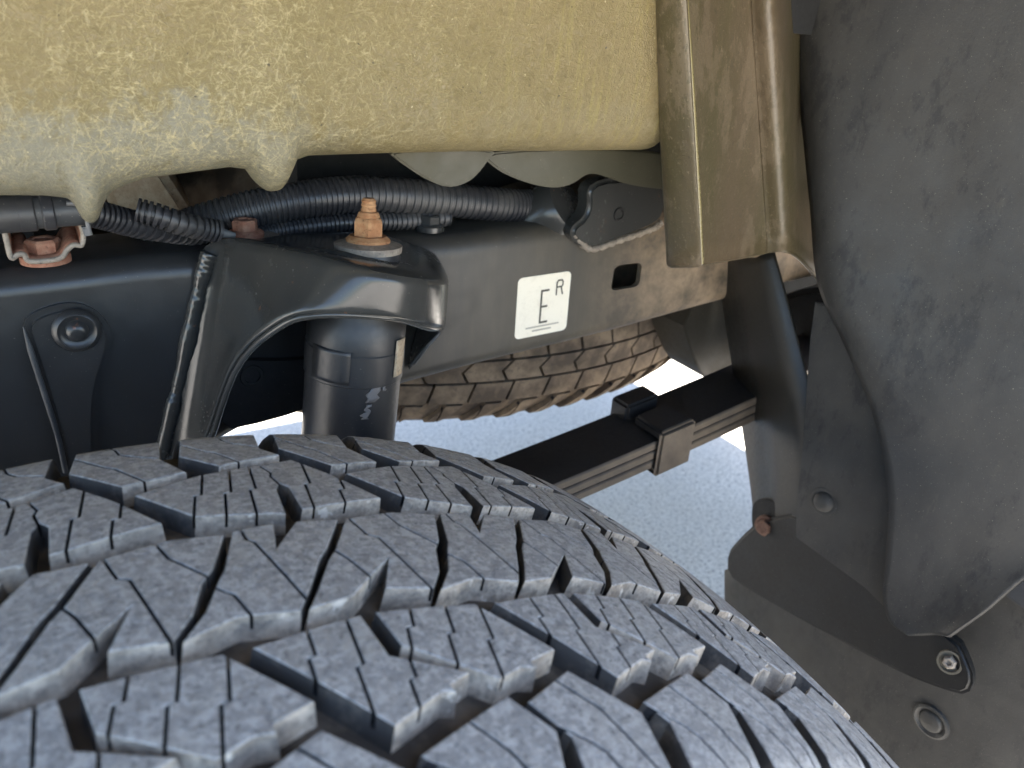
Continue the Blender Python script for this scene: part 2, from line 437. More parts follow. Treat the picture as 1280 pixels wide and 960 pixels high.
# ------------------------------------------------------------------ the wheel
R = .39; NP = 33; PITCH = 2*math.pi*R/NP*1000
def crown(t):
    a = abs(t); return .81*t*t + (max(0, a-.097)/.02)**2*.011
def tmap(s, t, h):
    r = R-crown(t)+h; th = s/R; return Vector((r*math.sin(th), t, r*math.cos(th)))
blocks = {
 'shoulder in long': ([(3, 117), (33, 117), (32, 100), (29.5, 82), (36, 66.5), (15, 62.5), (0, 82), (3, 100)],
     [[(1, 97), (11, 82), (14, 79), (24, 60)], [(13, 121), (17, 92), (21, 88), (34, 79)]]),
 'shoulder in short': ([(40, 117), (70, 117), (69, 100), (66.5, 83), (72, 75), (48, 68.5), (36.5, 82), (40, 100)],
     [[(36, 97), (46, 84), (49, 82), (58, 66)], [(51, 121), (55, 95), (58, 90), (71, 82)]]),
 'intermediate in': ([(18, 54), (33, 32.5), (60, 26.5), (62, 44), (64.5, 49), (67, 45), (66.5, 28), (97, 32.5), (85, 54), (75, 69), (64, 65.5), (40, 62)],
     [jog((40, 63), (33, 30)), jog((49.5, 64), (42.5, 27)), jog((57, 66), (52, 26)), jog((77, 66), (71.5, 27)), jog((87, 52), (83.5, 29)), [(60, 70), (64, 58), (63, 55), (64.5, 46)]]),
 'centre a': ([(19.6, -24), (27, -15), (32.3, -4), (35.2, 1), (41.8, 20), (54.5, 21), (51.5, 6.5), (62, 20.5), (75.6, 19), (66.2, 3), (62.3, -2), (55.1, -15), (50, -23), (34, -20)],
     [[(43.6, 26), (44.5, 14), (46.3, 12), (54.5, -26)], [(28, -2), (33, -9), (35, -11), (39, -28)], [(66, 26), (64, 12), (62, 8), (60, -6)]]),
 'centre b': ([(52.8, -23), (58.1, -15), (65, -3), (69, 2), (78.6, 19), (97, 21.5), (113, 19), (106, 2), (102.2, -3), (97.6, -15), (91.5, -23), (77, -20), (84, -5.5), (66, -21)],
     [[(78, 26), (82, 8), (85, 6), (92, -28)], [(92, 28), (96, 12), (98, 9), (106, -3)], [(66, 6), (71, -4), (72, -7), (75, -16)]]),
 'intermediate out a': ([(35, -32.5), (65, -29.5), (67, -46), (86, -57), (79, -59.5), (79.5, -62), (76, -61), (60, -67)],
     [jog((48.5, -28), (47, -53)), jog((60, -27), (57, -67)), jog((71.5, -44), (69, -66))]),
 'intermediate out b': ([(70, -29.5), (101.5, -32), (118, -54), (107, -57), (107.5, -59.5), (103, -58.5), (94, -61), (72, -43.5)],
     [jog((80, -27), (74.5, -48)), jog((91, -29), (85, -56)), jog((102, -31), (96, -63))]),
 'shoulder out short': ([(24, -70), (43, -62.5), (59, -80), (55, -100), (54, -117), (25, -117), (26.5, -100), (30.5, -82.5)],
     [[(33, -60), (41, -71), (45, -76), (47, -82), (51, -96), (50, -121)], [(26, -77), (35, -85), (38, -89), (42, -104), (41, -121)]]),
 'shoulder out long': ([(63, -76.5), (93, -67), (101, -80), (93, -100), (91, -117), (62, -117), (63, -100), (67.5, -84)],
     [[(75, -66), (82, -77), (85, -82), (87, -88), (89, -99), (86, -121)], [(60, -75), (72, -86), (75, -90), (79, -104), (77, -121)]]),
}
wheel = thing('wheel', 'worn grey all-terrain tyre with dusty zigzag sipes filling the wheel arch', 'tyre', (0, 0, 0))
prof = []
for k in range(-22, 23): prof.append((k*.005, R-crown(k*.005)-.0082))
side = [(.1185, R-.036), (.128, R-.060), (.1325, R-.085), (.131, R-.115), (.122, R-.150), (.108, R-.172), (.098, R-.178)]
full = [(-a, b) for a, b in side[::-1]]+prof+side
bm = bmesh.new(); SEG = 160; rings = []
for k in range(SEG):
    th = 2*math.pi*k/SEG; rings.append([bm.verts.new((r*math.sin(th), t, R+r*math.cos(th))) for t, r in full])
for k in range(SEG):
    a, b = rings[k], rings[(k+1) % SEG]
    for i in range(len(full)-1): bm.faces.new((a[i], a[i+1], b[i+1], b[i]))
obj('carcass', fix(bm), CARC, wheel, 60)
bm = lathe((0, -.098, R), (0, 1, 0), [(0, .2125), (.012, .211), (.03, .200), (.04, .12), (.03, .05), (.10, .05), (.18, .20), (.196, .2125)], 64)
obj('rim', bm, PIPE, wheel, 40)
for nm, (poly, sip) in blocks.items():
    bm = block_bmesh(poly, sip, tmap)
    me = bpy.data.meshes.new('tread_block'); bm.to_mesh(me); bm.free()
    for m in (RUB, WALL, SIPE, SLOT_SHADE): me.materials.append(m)
    for p in me.polygons: p.use_smooth = True
    me.set_sharp_from_angle(angle=rad(28))
    for k in range(NP):
        o = bpy.data.objects.new('tread_block', me); COL.objects.link(o); o.parent = wheel
        o.location = (0, 0, R); o.rotation_euler = (0, 2*math.pi*k/NP, 0)

# ------------------------------------------------------------------ the spare, lying flat behind the rail
SR = .395; SCX, SCY, SZ = .42, .735, .700; NS = 66
spare = thing('spare_tyre', 'brown dusty spare tyre slung flat behind the frame rail', 'tyre', (SCX, SCY, SZ-.13))
def scrown(t): a = abs(t); return .6*t*t+(max(0, a-.085)/.02)**2*.007
def smap(s, t, h):
    r = SR-scrown(t)+h; th = s/SR; return Vector((r*math.sin(th), -r*math.cos(th), t))
SP = 2*math.pi*SR/NS*1000
sb = {'lug': [(2, -116), (15, -116), (36, -90), (21, -90)], 'rib a': [(4, -87.5), (SP+1, -87.5), (SP+8, -68), (10.5, -68)],
      'rib b': [(3, -65.5), (SP, -65.5), (SP-5, -56), (SP+5, -46), (8, -46), (-2, -56)], 'rib c': [(6, -43.5), (SP+3, -43.5), (SP-4, -20), (-1, -20)]}
for nm, poly in sb.items():
    bm = block_bmesh(poly, [[(poly[0][0]+11, poly[0][1]-2), (poly[0][0]+24 if nm == 'lug' else poly[0][0]+16, poly[2][1]+40)]] if nm == 'lug' else [], smap, 8, 1.2)
    me = bpy.data.meshes.new('tread_block'); bm.to_mesh(me); bm.free()
    for m in (SPARE, SPARE, SIPE, SPARE): me.materials.append(m)
    for k in range(NS):
        o = bpy.data.objects.new('tread_block', me); COL.objects.link(o); o.parent = spare
        o.location = (0, 0, .13); o.rotation_euler = (0, 0, 2*math.pi*k/NS)
sprof = [(-.098, SR-.165), (-.118, SR-.13), (-.128, SR-.08), (-.124, SR-.045)]+[(k*.01, SR-scrown(k*.01)-.0075) for k in range(-11, 12)]+[(.124, SR-.045), (.128, SR-.08), (.118, SR-.13), (.098, SR-.165)]
bm = bmesh.new(); rings = []
for k in range(120):
    th = 2*math.pi*k/120; rings.append([bm.verts.new((SCX+r*math.sin(th), SCY-r*math.cos(th), SZ+t)) for t, r in sprof])
for k in range(120):
    a, b = rings[k], rings[(k+1) % 120]
    for i in range(len(sprof)-1): bm.faces.new((a[i], a[i+1], b[i+1], b[i]))
obj('carcass', fix(bm), SPARE, spare, 60)

# ------------------------------------------------------------------ frame rail
YR = .27; YB = .335
rail = thing('frame_rail', 'black painted steel chassis rail with white sticker and shock bracket', 'frame rail', (.2, .30, .68))
top = [(-.45, .792), (-.016, .793), (.04, .796), (.24, .793), (.349, .797), (.438, .801), (.60, .806), (1.0, .815)]
bot = [(-.45, .60), (-.038, .62), (.045, .655), (.095, .676), (.143, .682), (.204, .685), (.272, .692), (.385, .699), (.517, .712), (.62, .722), (1.0, .735)]
def ip(t, x):
    for (a, b), (c, d) in zip(t, t[1:]):
        if x <= c: return b+(d-b)*(x-a)/(c-a)
    return t[-1][1]
xs = [-.45+k*.05 for k in range(30)]
def zt(x): return ip(top, x)
def zb(x): return ip(bot, x)
RF = .013
bm = bmesh.new()
# front web, a flat face with a real slot cut through it
slot = smooth_poly([AY(768, 333, YR), AY(785, 330, YR), AY(803, 328, YR), AY(801, 343, YR), AY(799, 358, YR), AY(781, 361, YR), AY(763, 364, YR), AY(766, 348, YR)], 2)
outl = [Vector((x, YR, zb(x)+RF)) for x in xs]+[Vector((x, YR, zt(x)-RF)) for x in xs[::-1]]
def ringverts(pts):
    v = [bm.verts.new(p) for p in pts]; return v, [bm.edges.new((v[i], v[(i+1) % len(v)])) for i in range(len(v))]
ov, oe = ringverts(outl); sv, se = ringverts(slot)
bmesh.ops.triangle_fill(bm, use_beauty=True, use_dissolve=False, edges=oe+se)
sv2 = [bm.verts.new(v.co+Vector((0, .005, 0))) for v in sv]
for i in range(len(sv)): bm.faces.new((sv[i], sv[(i+1) % len(sv)], sv2[(i+1) % len(sv)], sv2[i]))
n = len(xs)
def strip(rows):
    V = [[bm.verts.new(p) for p in r] for r in rows]
    for i in range(len(V)-1):
        for k in range(n-1): bm.faces.new((V[i][k], V[i][k+1], V[i+1][k+1], V[i+1][k]))
arc = [math.pi/2*k/6 for k in range(7)]
strip([[Vector((x, YR+RF-RF*math.cos(a), zt(x)-RF+RF*math.sin(a))) for x in xs] for a in arc]+[[Vector((x, YB, zt(x))) for x in xs], [Vector((x, YB, zb(x))) for x in xs]]+
      [[Vector((x, YR+RF-RF*math.cos(a), zb(x)+RF-RF*math.sin(a))) for x in xs] for a in arc[::-1]])
bmesh.ops.remove_doubles(bm, verts=bm.verts, dist=1e-5)
obj('rail_body', fix(bm), RAIL, rail, 50)

# raised reinforcement patch with a dimple
pp = [AY(x, y, YR) for x, y in [(26, 402), (44, 386), (90, 374), (124, 387), (141, 415), (136, 440), (122, 480), (120, 530), (122, 585), (82, 590), (72, 545), (56, 490), (40, 440)]]
pat = obj('reinforcement_patch', plate([p-Vector((0, .0065, 0)) for p in smooth_poly(pp, 2)], (0, .0075, 0), .0035, 4), RAIL, rail, 50)
bm = lathe(AY(96, 413, YR-.0065), (0, -1, 0), [(-.001, .0125), (.0018, .0118), (.003, .0095), (.0016, .0078), (.0014, .006), (.004, .0045), (.0048, .002)], 32)
obj('dimple', bm, RAIL, pat, 60)
# pressed lip down the left side of the patch
lip = spline([AY(x, y, YR-.006) for x, y in [(29, 408), (42, 450), (58, 500), (72, 545), (82, 590)]], 24)
obj('lip', tube(lip, lambda u: .0004+.0012*min(1, u*6), 8), PIPE, pat, 60)
# weld bead
wp = spline([AY(x, y, YR-.0045+.003*min(1, (y-316)/150)) for x, y in [(262, 316), (252, 350), (241, 400), (226, 470), (216, 510), (198, 585)]], 160)
obj('weld_bead', tube(wp, lambda u: .0046+.0001*math.sin(u*150)+.0005*math.sin(u*17)+.0003*math.sin(u*41+1), 12), GLOSS, rail, 60)
# gusset plate with a hole, seen under the bracket hood
gp = [AY(x, y, YR-.006) for x, y in [(272, 540), (280, 480), (300, 450), (345, 452), (400, 448), (400, 505), (340, 525)]]
gus = obj('gusset_plate', plate(smooth_poly(gp, 1), (0, .006, 0), 0), DARK, rail, 30)
obj('hole_rim', lathe(AY(315, 470, YR-.0062), (0, -1, 0), [(-.001, .008), (.001, .007), (.001, .005), (-.0008, .0045)], 24), GLOSS, gus, 60)
# shock hood: loft of plan outline, top edge to skirt foot
H = [((258, 312), (203, 575), .2715), ((283, 306), (232, 575), .263), ((305, 305), (258, 560), .246), ((350, 315), (294, 462), .215), ((405, 327), (345, 410), .187), ((455, 340), (398, 393), .172),
     ((508, 349), (490, 397), .172), ((541, 352), (534, 409), .188), ((553, 349), (549, 412), .212), ((548, 338), (532, 432), .245), ((538, 326), (505, 468), .2695)]
T = spline([AY(*a, y) for a, b, y in H], 48); Bo = spline([AY(*b, y) for a, b, y in H], 48)
mid = Vector((.160, .268, .802)); rows = []
def lerp(a, b, t): return a+(b-a)*t
TZ = [Vector((p.x, p.y, p.z)) for p in T]
rows.append([lerp(p, Vector((p.x*.25+mid.x*.75, .2695, mid.z)), 1) for p in TZ])
rows.append([lerp(p, Vector((p.x, .2695, mid.z)), .45)+Vector((0, 0, -.0045)) for p in TZ])
rows.append([lerp(p, Vector((p.x*.9+mid.x*.1, .2695, mid.z)), .10)+Vector((0, 0, .0008)) for p in TZ])
rows.append([p+Vector((0, 0, -.0008)) for p in TZ])
for f in (.10, .24, .5, .76, 1.0): rows.append([lerp(p, q, f) for p, q in zip(TZ, Bo)])
hood = obj('shock_bracket', loft(rows), GLOSS, rail, 60); solid(hood, .004); subsurf(hood, 1)
obj('lip', tube([p+Vector((0, -.001, 0)) for p in Bo[9:46]], .0019, 10), GLOSS, hood, 60)
# pressed rib on the hood top and a crimped foot edge
rb = spline([AY(x, y, yy) for x, y, yy in [(385, 312, .222), (430, 325, .205), (480, 338, .196), (520, 344, .2), (535, 341, .215)]], 30)
obj('rib', tube([p+Vector((0, 0, .001)) for p in rb], lambda u: .0045*math.sin(math.pi*min(max(u, .04), .96))**.5, 10), GLOSS, hood, 60)
# body mount bracket
mp_ = smooth_poly([AY(x, y, .258) for x, y in [(712, 288), (738, 268), (735, 226), (800, 222), (834, 232), (832, 272), (812, 284), (770, 300), (738, 311), (722, 306)]], 2)
mb = obj('mount_bracket', plate(mp_, (0, .014, 0), .003, 3), GLOSS, rail, 40)
obj('hole_rim', lathe(AY(774, 268, .2578), (0, -1, 0), [(-.001, .0056), (.0008, .005), (.0008, .0036), (-.0008, .003)], 20), DARK, mb, 60)
obj('weld_bead', tube(spline([AY(x, y, .262) for x, y in [(718, 292), (738, 311), (775, 300), (815, 286), (826, 278)]], 40), lambda u: .0026+.0006*math.sin(u*90), 8), PLATE, mb, 60)
obj('boss', lathe(AY(700, 262, .29), (.35, -.6, .5), [(-.03, .026), (.0, .026), (.008, .022), (.010, .010)], 24), GLOSS, mb, 40)
# bolts on the rail top
b1 = bolt(rail, AY(307, 293, .283), (0, 0, 1), .0072, RUSTB)

obj('bolt_plate', lathe(AY(307, 296, .283)-Vector((0, 0, .0025)), (0, 0, 1), [(0, .020), (.0022, .0205), (.0030, .019), (.0030, .005)], 36), PLATE, rail, 40)
bolt(rail, AY(537, 284, .292), (0, 0, 1), .0068, GLOSS)
# sticker
q = [AY(648, 347, YR-.0004), AY(714.5, 337.5, YR-.0004), AY(707.5, 413, YR-.0004), AY(643, 426, YR-.0004)]
def suv(u, v, lift=0.): 
    a = q[0].lerp(q[1], u); b = q[3].lerp(q[2], u); return a.lerp(b, v)+Vector((0, -lift, 0))
cr = .09; sp = []
for cx, cy, a0 in ((cr, cr, 180), (1-cr, cr, 270), (1-cr, 1-cr, 0), (cr, 1-cr, 90)):
    for k in range(6): a = rad(a0+k*18); sp.append(suv(cx+cr*math.cos(a), cy+cr*math.sin(a)*.85))
st = obj('sticker', plate(sp, (0, .0004, 0)), WHITE, rail, 0, 'white square sticker printed E and small R')
def stroke(parent, pts, w, mat, name):
    bm = bmesh.new()
    for (u0_, v0_), (u1_, v1_) in zip(pts, pts[1:]):
        du, dv = u1_-u0_, v1_-v0_; L = math.hypot(du, dv); nx, ny = -dv/L*w/2, du/L*w/2; ex, ey = du/L*w*.4, dv/L*w*.4
        bm.faces.new([bm.verts.new(suv(a, b, .0003+.00002*random.random())) for a, b in ((u0_-ex+nx, v0_-ey+ny), (u1_+ex+nx, v1_+ey+ny), (u1_+ex-nx, v1_+ey-ny), (u0_-ex-nx, v0_-ey-ny))])
    return obj(name, bm, mat, parent, 0)
stroke(st, [(.585, .265), (.455, .265), (.455, .775), (.585, .775)], .034, INK, 'letter'); stroke(st, [(.47, .52), (.565, .52)], .034, INK, 'letter_bar')
stroke(st, [(.735, .36), (.735, .17), (.76, .135), (.83, .135), (.85, .165), (.85, .21), (.83, .24), (.745, .24)], .026, INK, 'letter')
stroke(st, [(.82, .245), (.855, .36)], .026, INK, 'letter_bar')
stroke(st, [(.2, .835), (.82, .835)], .024, GREYINK, 'printed_line')
for k in range(8): stroke(st, [(.33+k*.045, .895), (.33+k*.045+.028, .895)], .028, GREYINK, 'printed_mark')

# ------------------------------------------------------------------ shock absorber
p1, p2 = AY(447, 396, .215), AY(436, 540, .215); ax = (p1-p2).normalized()
shock = thing('shock_absorber', 'black scuffed shock absorber tube hanging under the rail bracket', 'shock absorber', p2-ax*.25)
L = (p1-p2).length
obj('dust_tube', lathe(p2-ax*.06, ax, [(0, .0285), (.06+L*.55, .0285), (.06+L*.56, .0293), (.06+L*.80, .0293), (.06+L*.81, .0287), (.06+L-.002, .0287), (.06+L+.003, .026), (.06+L+.012, .024), (.06+L+.016, .008)], 48), SHOCKM, shock, 30)
obj('lower_tube', lathe(p2-ax*.25, ax, [(0, .02), (.012, .0235), (.185, .0235), (.192, .022)], 40), SHOCKM, shock, 30)
a2 = ax.orthogonal().normalized()
# paint scars and a pressed tab on the tube
def patch_on(parent, name, mat, ang0, ang1, h0, h1, lift, rag=0.):
    bm = bmesh.new(); toC = (CAM-p2); toC = (toC-ax*toC.dot(ax)).normalized(); sd_ = toC.cross(ax); m = 9; rows = []
    for i in range(m):
        h = h0+(h1-h0)*i/(m-1); j0, j1 = random.uniform(-rag, rag), random.uniform(-rag, rag)
        rows.append([p2+ax*h-(sd_*math.sin(rad(ang0+j0+(ang1+j1-ang0-j0)*k/4))-toC*math.cos(rad(ang0+j0+(ang1+j1-ang0-j0)*k/4)))*(.0288+lift) for k in range(5)])
    o = obj(name, fix(loft(rows)), mat, parent, 60); solid(o, .0006, 0); return o
patch_on(shock, 'scuff', SCUFF, 20, 30, L*.44, L*.68, .0000, 5)
patch_on(shock, 'scuff', SCUFF, 15, 22, L*.30, L*.42, .0000, 4)
patch_on(shock, 'scuff', SCUFF, 38, 42, L*.52, L*.60, .0000, 2)
patch_on(shock, 'tab', SHOCKM, -52, -4, L*.58, L*.84, .0006)
patch_on(shock, 'tab', TAN, 50, 68, L*.62, L*.92, .0012)
sb_ = AY(460, 328, .215); sa = (AY(461, 250, .217)-sb_).normalized()
def rel(py): return (AY(460, py, .215)-sb_).dot(sa)
obj('bushing', lathe(sb_, sa, [(-.012, .0165), (.004, .0185), (.0075, .0175)], 40), HOSE, shock, 40)
obj('washer', lathe(sb_, sa, [(.0068, .019), (.0105, .0192), (.011, .0165), (.0125, .011), (.0125, .006)], 40), PLATE, shock, 25)
obj('nut', lathe(sb_, sa, [(.0118, .0088), (.0235, .0088), (.0255, .0074)], hexa=True), RUSTO, shock, 25)
obj('nut_flange', lathe(sb_, sa, [(.0110, .0125), (.0135, .0125), (.0155, .0102)], 32), RUSTO, shock, 25)
obj('lock_nut', lathe(sb_, sa, [(.0245, .0058), (.0262, .0064), (.0285, .0054), (.0290, .0046)], 24), RUSTO, shock, 25)
obj('stud', lathe(sb_, sa, [(-.02, .004), (.028, .0042), (.0300, .0043), (.0312, .0037), (.0324, .0043), (.0336, .0037), (.0348, .0042), (.0362, .0030)], 20), RUSTO, shock, 25)

# ------------------------------------------------------------------ hoses and pipes over the rail
def corr(path, r, per, amp, n):
    """corrugated tube: ridge every per metres"""
    P = spline(path, n); L_ = sum((P[i+1]-P[i]).length for i in range(n-1))
    return tube(P, lambda u: r+amp*(1 if math.sin(u*L_/per*2*math.pi) > -.2 else -1), 18)
tag(obj('conduit_hose', corr([AY(x, y, yy) for x, y, yy in [(150, 330, .33), (215, 294, .315), (300, 266, .303), (380, 250, .30), (460, 243, .30), (560, 250, .30), (640, 257, .30), (680, 257, .305), (720, 262, .33)]], .0118, .0040, .00045, 760), HOSE, None, 50),
    'thick black corrugated conduit sagging along the top of the rail', 'hose')
tag(obj('conduit_hose', corr([AY(x, y, .296) for x, y in [(318, 294), (350, 288), (400, 281), (450, 277), (500, 276), (560, 272)]], .0058, .003, .0005, 420), HOSE, None, 50),
    'thin black conduit lying under the thick conduit behind the rusty nut', 'hose')
tag(obj('conduit_hose', corr([AY(x, y, yy) for x, y, yy in [(98, 262, .262), (130, 270, .266), (165, 279, .272), (215, 288, .285), (250, 292, .30)]], .0068, .0040, .0008, 300), HOSE, None, 50),
    'short ribbed hose beside the pale drip tab and rusty clip', 'hose')
tag(obj('conduit_hose', corr([AY(x, y, yy) for x, y, yy in [(171, 263, .268), (195, 269, .266), (225, 279, .266), (255, 286, .270), (275, 290, .272)]], .0060, .0036, .0008, 300), HOSE, None, 50),
    'ribbed hose with open end above the rail pointing at the flat rusty bolt', 'hose')
tag(obj('hose_strap', tube(spline([AY(x, y, .27) for x, y in [(255, 285), (268, 289), (282, 292), (294, 294)]], 20), lambda u: .0050-.0035*u, 10), TIE, None, 50),
    'flattened grey end of strap between ribbed hose and rusty bolt', 'strap')
pp_ = [AY(x, y, .262) for x, y in [(-60, 274), (0, 268), (50, 265), (112, 261)]]
pipe = thing('pipe', 'smooth dull black pipe with collars above the rusty clip', 'pipe', pp_[1])
obj('pipe_body', tube(spline(pp_, 40), .0082, 20), PIPE, pipe, 50)
for x, w in ((8, .012), (33, .008), (60, .006)):
    c = AY(x, 268-x*.055, .262); d = (pp_[2]-pp_[1]).normalized()
    obj('collar', lathe(c-d*w/2, d, [(0, .0084), (.0008, .0093), (w-.0008, .0093), (w, .0084)], 24), HOSE, pipe, 40)
tie = spline([AY(x, y, .2525) for x, y in [(83, 254), (98, 256), (107, 268), (110, 282), (112, 292)]], 24)
ct = thing('cable_tie', 'thin grey cable tie hooked around the end of the pipe', 'cable tie', tie[-1])
obj('strap', tube(tie, .0012, 8), TIE, ct, 60)
bmh = plate([AY(x, y, .2515) for x, y in [(102, 285), (113, 283), (116, 294), (106, 296)]], (0, .004, 0), .0006)
obj('head', bmh, TIE, ct, 40)

# rusty saddle clip
cb = AY(55, 322, .284)
clip = thing('pipe_clip', 'rust brown folded saddle clip holding a hex bolt on the rail', 'clip', cb)
prof_c = [(4, 280), (8, 300), (14, 322), (22, 318), (30, 318), (36, 326), (56, 326), (76, 322), (84, 312), (92, 306), (102, 306), (104, 292), (100, 278)]
fr = spline([AY(x, y, .270) for x, y in prof_c], 60)
bk = spline([AY(x, y, .270)+Vector((0, .034, .002)) for x, y in prof_c], 60)
o = obj('saddle', fix(loft([fr]+[[a.lerp(b, k/6) for a, b in zip(fr, bk)] for k in range(1, 7)])), RUSTB, clip, 50); solid(o, .0026, 0)
obj('edge', tube([p+Vector((0, -.0004, 0)) for p in fr], .0014, 8), PLATE, clip, 60)
bolt(clip, AY(57, 322, .284), (0, 0, 1), .0082, RUSTB)

# ------------------------------------------------------------------ leaf spring
YO, YI = .205, .262
sa0, sa1 = AY(735, 590, YO), AY(930, 505, YO)
def lz(x): return sa0.z+(sa1.z-sa0.z)*(x-sa0.x)/(sa1.x-sa0.x)+.10*(x-.42)**2
leaf = thing('leaf_spring', 'black steel leaf spring pack with wrapped clip above the pavement', 'leaf spring', (.2, .235, .55))
for i, (x0, x1) in enumerate(((-.35, .70), (-.33, .62), (-.30, .60))):
    t = .0078; d0 = i*(t+.0009); N = 26; rows = []
    for k in range(N+1):
        x = x0+(x1-x0)*k/N; z = lz(x)-d0; e = .0012
        rows.append([Vector((x, YO+e, z)), Vector((x, YO, z-e)), Vector((x, YO, z-t+e)), Vector((x, YO+e, z-t)), Vector((x, YI-e, z-t)), Vector((x, YI, z-t+e)), Vector((x, YI, z-e)), Vector((x, YI-e, z))])
    bm = loft(rows, close=True); bm.verts.ensure_lookup_table()
    bm.faces.new([bm.verts[k] for k in range(8)]); bm.faces.new([bm.verts[len(bm.verts)-8+k] for k in range(8)])
    fix(bm); bm.normal_update()
    for f in bm.faces: f.material_index = 1 if abs(f.normal.y) > .5 else 0
    obj('leaf', bm, [LEAFM, LEAFE], leaf, 40)
xc = AY(840, 555, YO).x; hw = .0185
def cl(xa, xb, ya, yb, za, zb_, bev=.0025):
    sl_ = (lz(xc+.02)-lz(xc-.02))/.04
    P = [Vector((x, y, z+(x-xc)*sl_)) for x, y, z in ((xa, ya, za), (xb, ya, za), (xb, ya, zb_), (xa, ya, zb_))]
    bm = plate(P, (0, yb-ya, 0)); bmesh.ops.bevel(bm, geom=bm.edges[:], offset=bev, segments=2, affect='EDGES', clamp_overlap=True); return bm
zc = lz(xc)
ck = obj('spring_clip', cl(xc-hw, xc+hw, YO-.006, YO-.0005, zc-.031, zc+.010), LEAFE, leaf, 40)
obj('clip_top', cl(xc-hw*1.0, xc+hw*.9, YO-.005, YO+.030, zc+.002, zc+.011), LEAFM, ck, 40)
obj('clip_bottom', cl(xc-hw*.95, xc+hw*.95, YO-.005, YI+.004, zc-.032, zc-.0265), LEAFE, ck, 40)
obj('clip_tab', cl(xc-hw*1.0, xc+hw*.9, YI-.018, YI+.005, zc-.030, zc+.014), LEAFM, ck, 40)

# spring hanger and bumper beam beyond
hp = [AY(x, y, .29) for x, y in [(850, 392), (905, 366), (940, 360), (940, 470), (885, 478), (868, 452)]]
tag(obj('spring_hanger', plate(smooth_poly(hp, 1), (0, .05, 0), .001), HANG, None, 40), 'brownish hanger plate between the spare tyre and the strut', 'bracket')
bmb = plate([AX(x, y, .63) for x, y in [(968, 372), (1000, 362), (1040, 358), (1060, 380), (1060, 520), (990, 500)]], (.10, .02, 0), .006)  # sized to fill the gap with black against the bright ground beyond
tag(obj('bumper_beam', bmb, DARK, None, 40), 'black beam end sized to black out the gap behind the brace strut', 'beam')

# ------------------------------------------------------------------ wheelhouse panel (moulded bed side) and its fringe
PY = .17
edge = [(-330, 300), (-150, 270), (0, 252), (60, 252), (92, 256), (106, 268), (113, 288), (123, 290), (129, 266), (142, 248), (165, 237), (190, 229), (300, 214), (325, 217), (338, 236), (350, 246), (362, 245), (369, 230), (378, 207), (400, 199), (480, 196), (600, 193), (720, 192), (845, 190)]
E3 = [AY(x, y, PY) for x, y in edge]; et = [(p.x, p.z) for p in E3]
x0, x1 = E3[0].x, AY(838, 200, .165).x
N = 260; cols = [x0+(x1-x0)*k/N for k in range(N+1)]
pr = [(.036, .012), (.034, .003), (.026, -.001), (.016, .0005), (.006, .006), (.001, .014), (-.001, .026), (-.003, .06), (-.007, .11), (-.018, .17), (-.05, .24), (-.10, .30), (-.16, .335), (-.24, .35), (-.34, .35)]
rows = [[Vector((x, PY+dy, ip(et, x)*(1-min(1, dz/.30))+.86*min(1, dz/.30)+dz)) for x in cols] for dy, dz in pr]
panel = thing('wheelhouse_panel', 'yellowish fibre-flecked moulded bed panel arching over the tyre', 'panel', (.05, PY, .86))
o = obj('shell', fix(loft(rows)), PANEL, panel, 60); solid(o, .0035, 1 if False else 0); subsurf(o, 1)
def fringe(pts, y, th=.004, bev=.0012, n=2, mat=PANEL, name='drip_tab'):
    return obj(name, plate(smooth_poly([AY(a, b, y) for a, b in pts], n), (0, th, 0), bev), mat, panel, 40)
fringe([(480, 186), (505, 206), (535, 226), (563, 236), (588, 228), (602, 214), (612, 200), (625, 186)], PY+.050, .004, mat=OLIVE, name='flange')
fringe([(596, 186), (620, 212), (655, 228), (690, 236), (716, 232), (736, 216), (756, 220), (790, 233), (860, 240), (860, 186)], PY+.054, .004, mat=OLIVE, name='flange')

# ------------------------------------------------------------------ bed post at the rear of the wheelhouse
bx = [(836, 329, .176), (841, 332, .164), (872, 331, .146), (879, 329, .147), (915, 323, .160), (952, 316, .168), (962, 313, .167), (982, 313, .158), (996, 320, .166), (1010, 334, .190), (1024, 350, .215)]
tx = [(816, -60, .176), (818, -60, .164), (848, -60, .146), (856, -60, .147), (890, -60, .160), (928, -60, .168), (938, -60, .167), (956, -60, .158), (968, -60, .166), (980, -60, .190), (1000, -60, .215)]
Bp = spline([AY(*p) for p in bx], 50); Tp = spline([AY(*p) for p in tx], 50)
post = thing('bed_post', 'brown folded sheet post with bright ridge where bed panel meets liner', 'post', Bp[0])
rows = [[b.lerp(t, f) for b, t in zip(Bp, Tp)] for f in [k/12 for k in range(16)]]
o = obj('folded_sheet', fix(loft(rows)), POST, post, 50); solid(o, .003, 0)
obj('hem', tube(Bp, .0016, 8), POST, post, 60)
obj('ridge', tube([AY(a, b, c) for a, b, c in [(852, -60, .146), (864, 110, .1455), (873, 260, .145), (876, 329, .145)]], .0019, 12), RIDGE, post, 60)

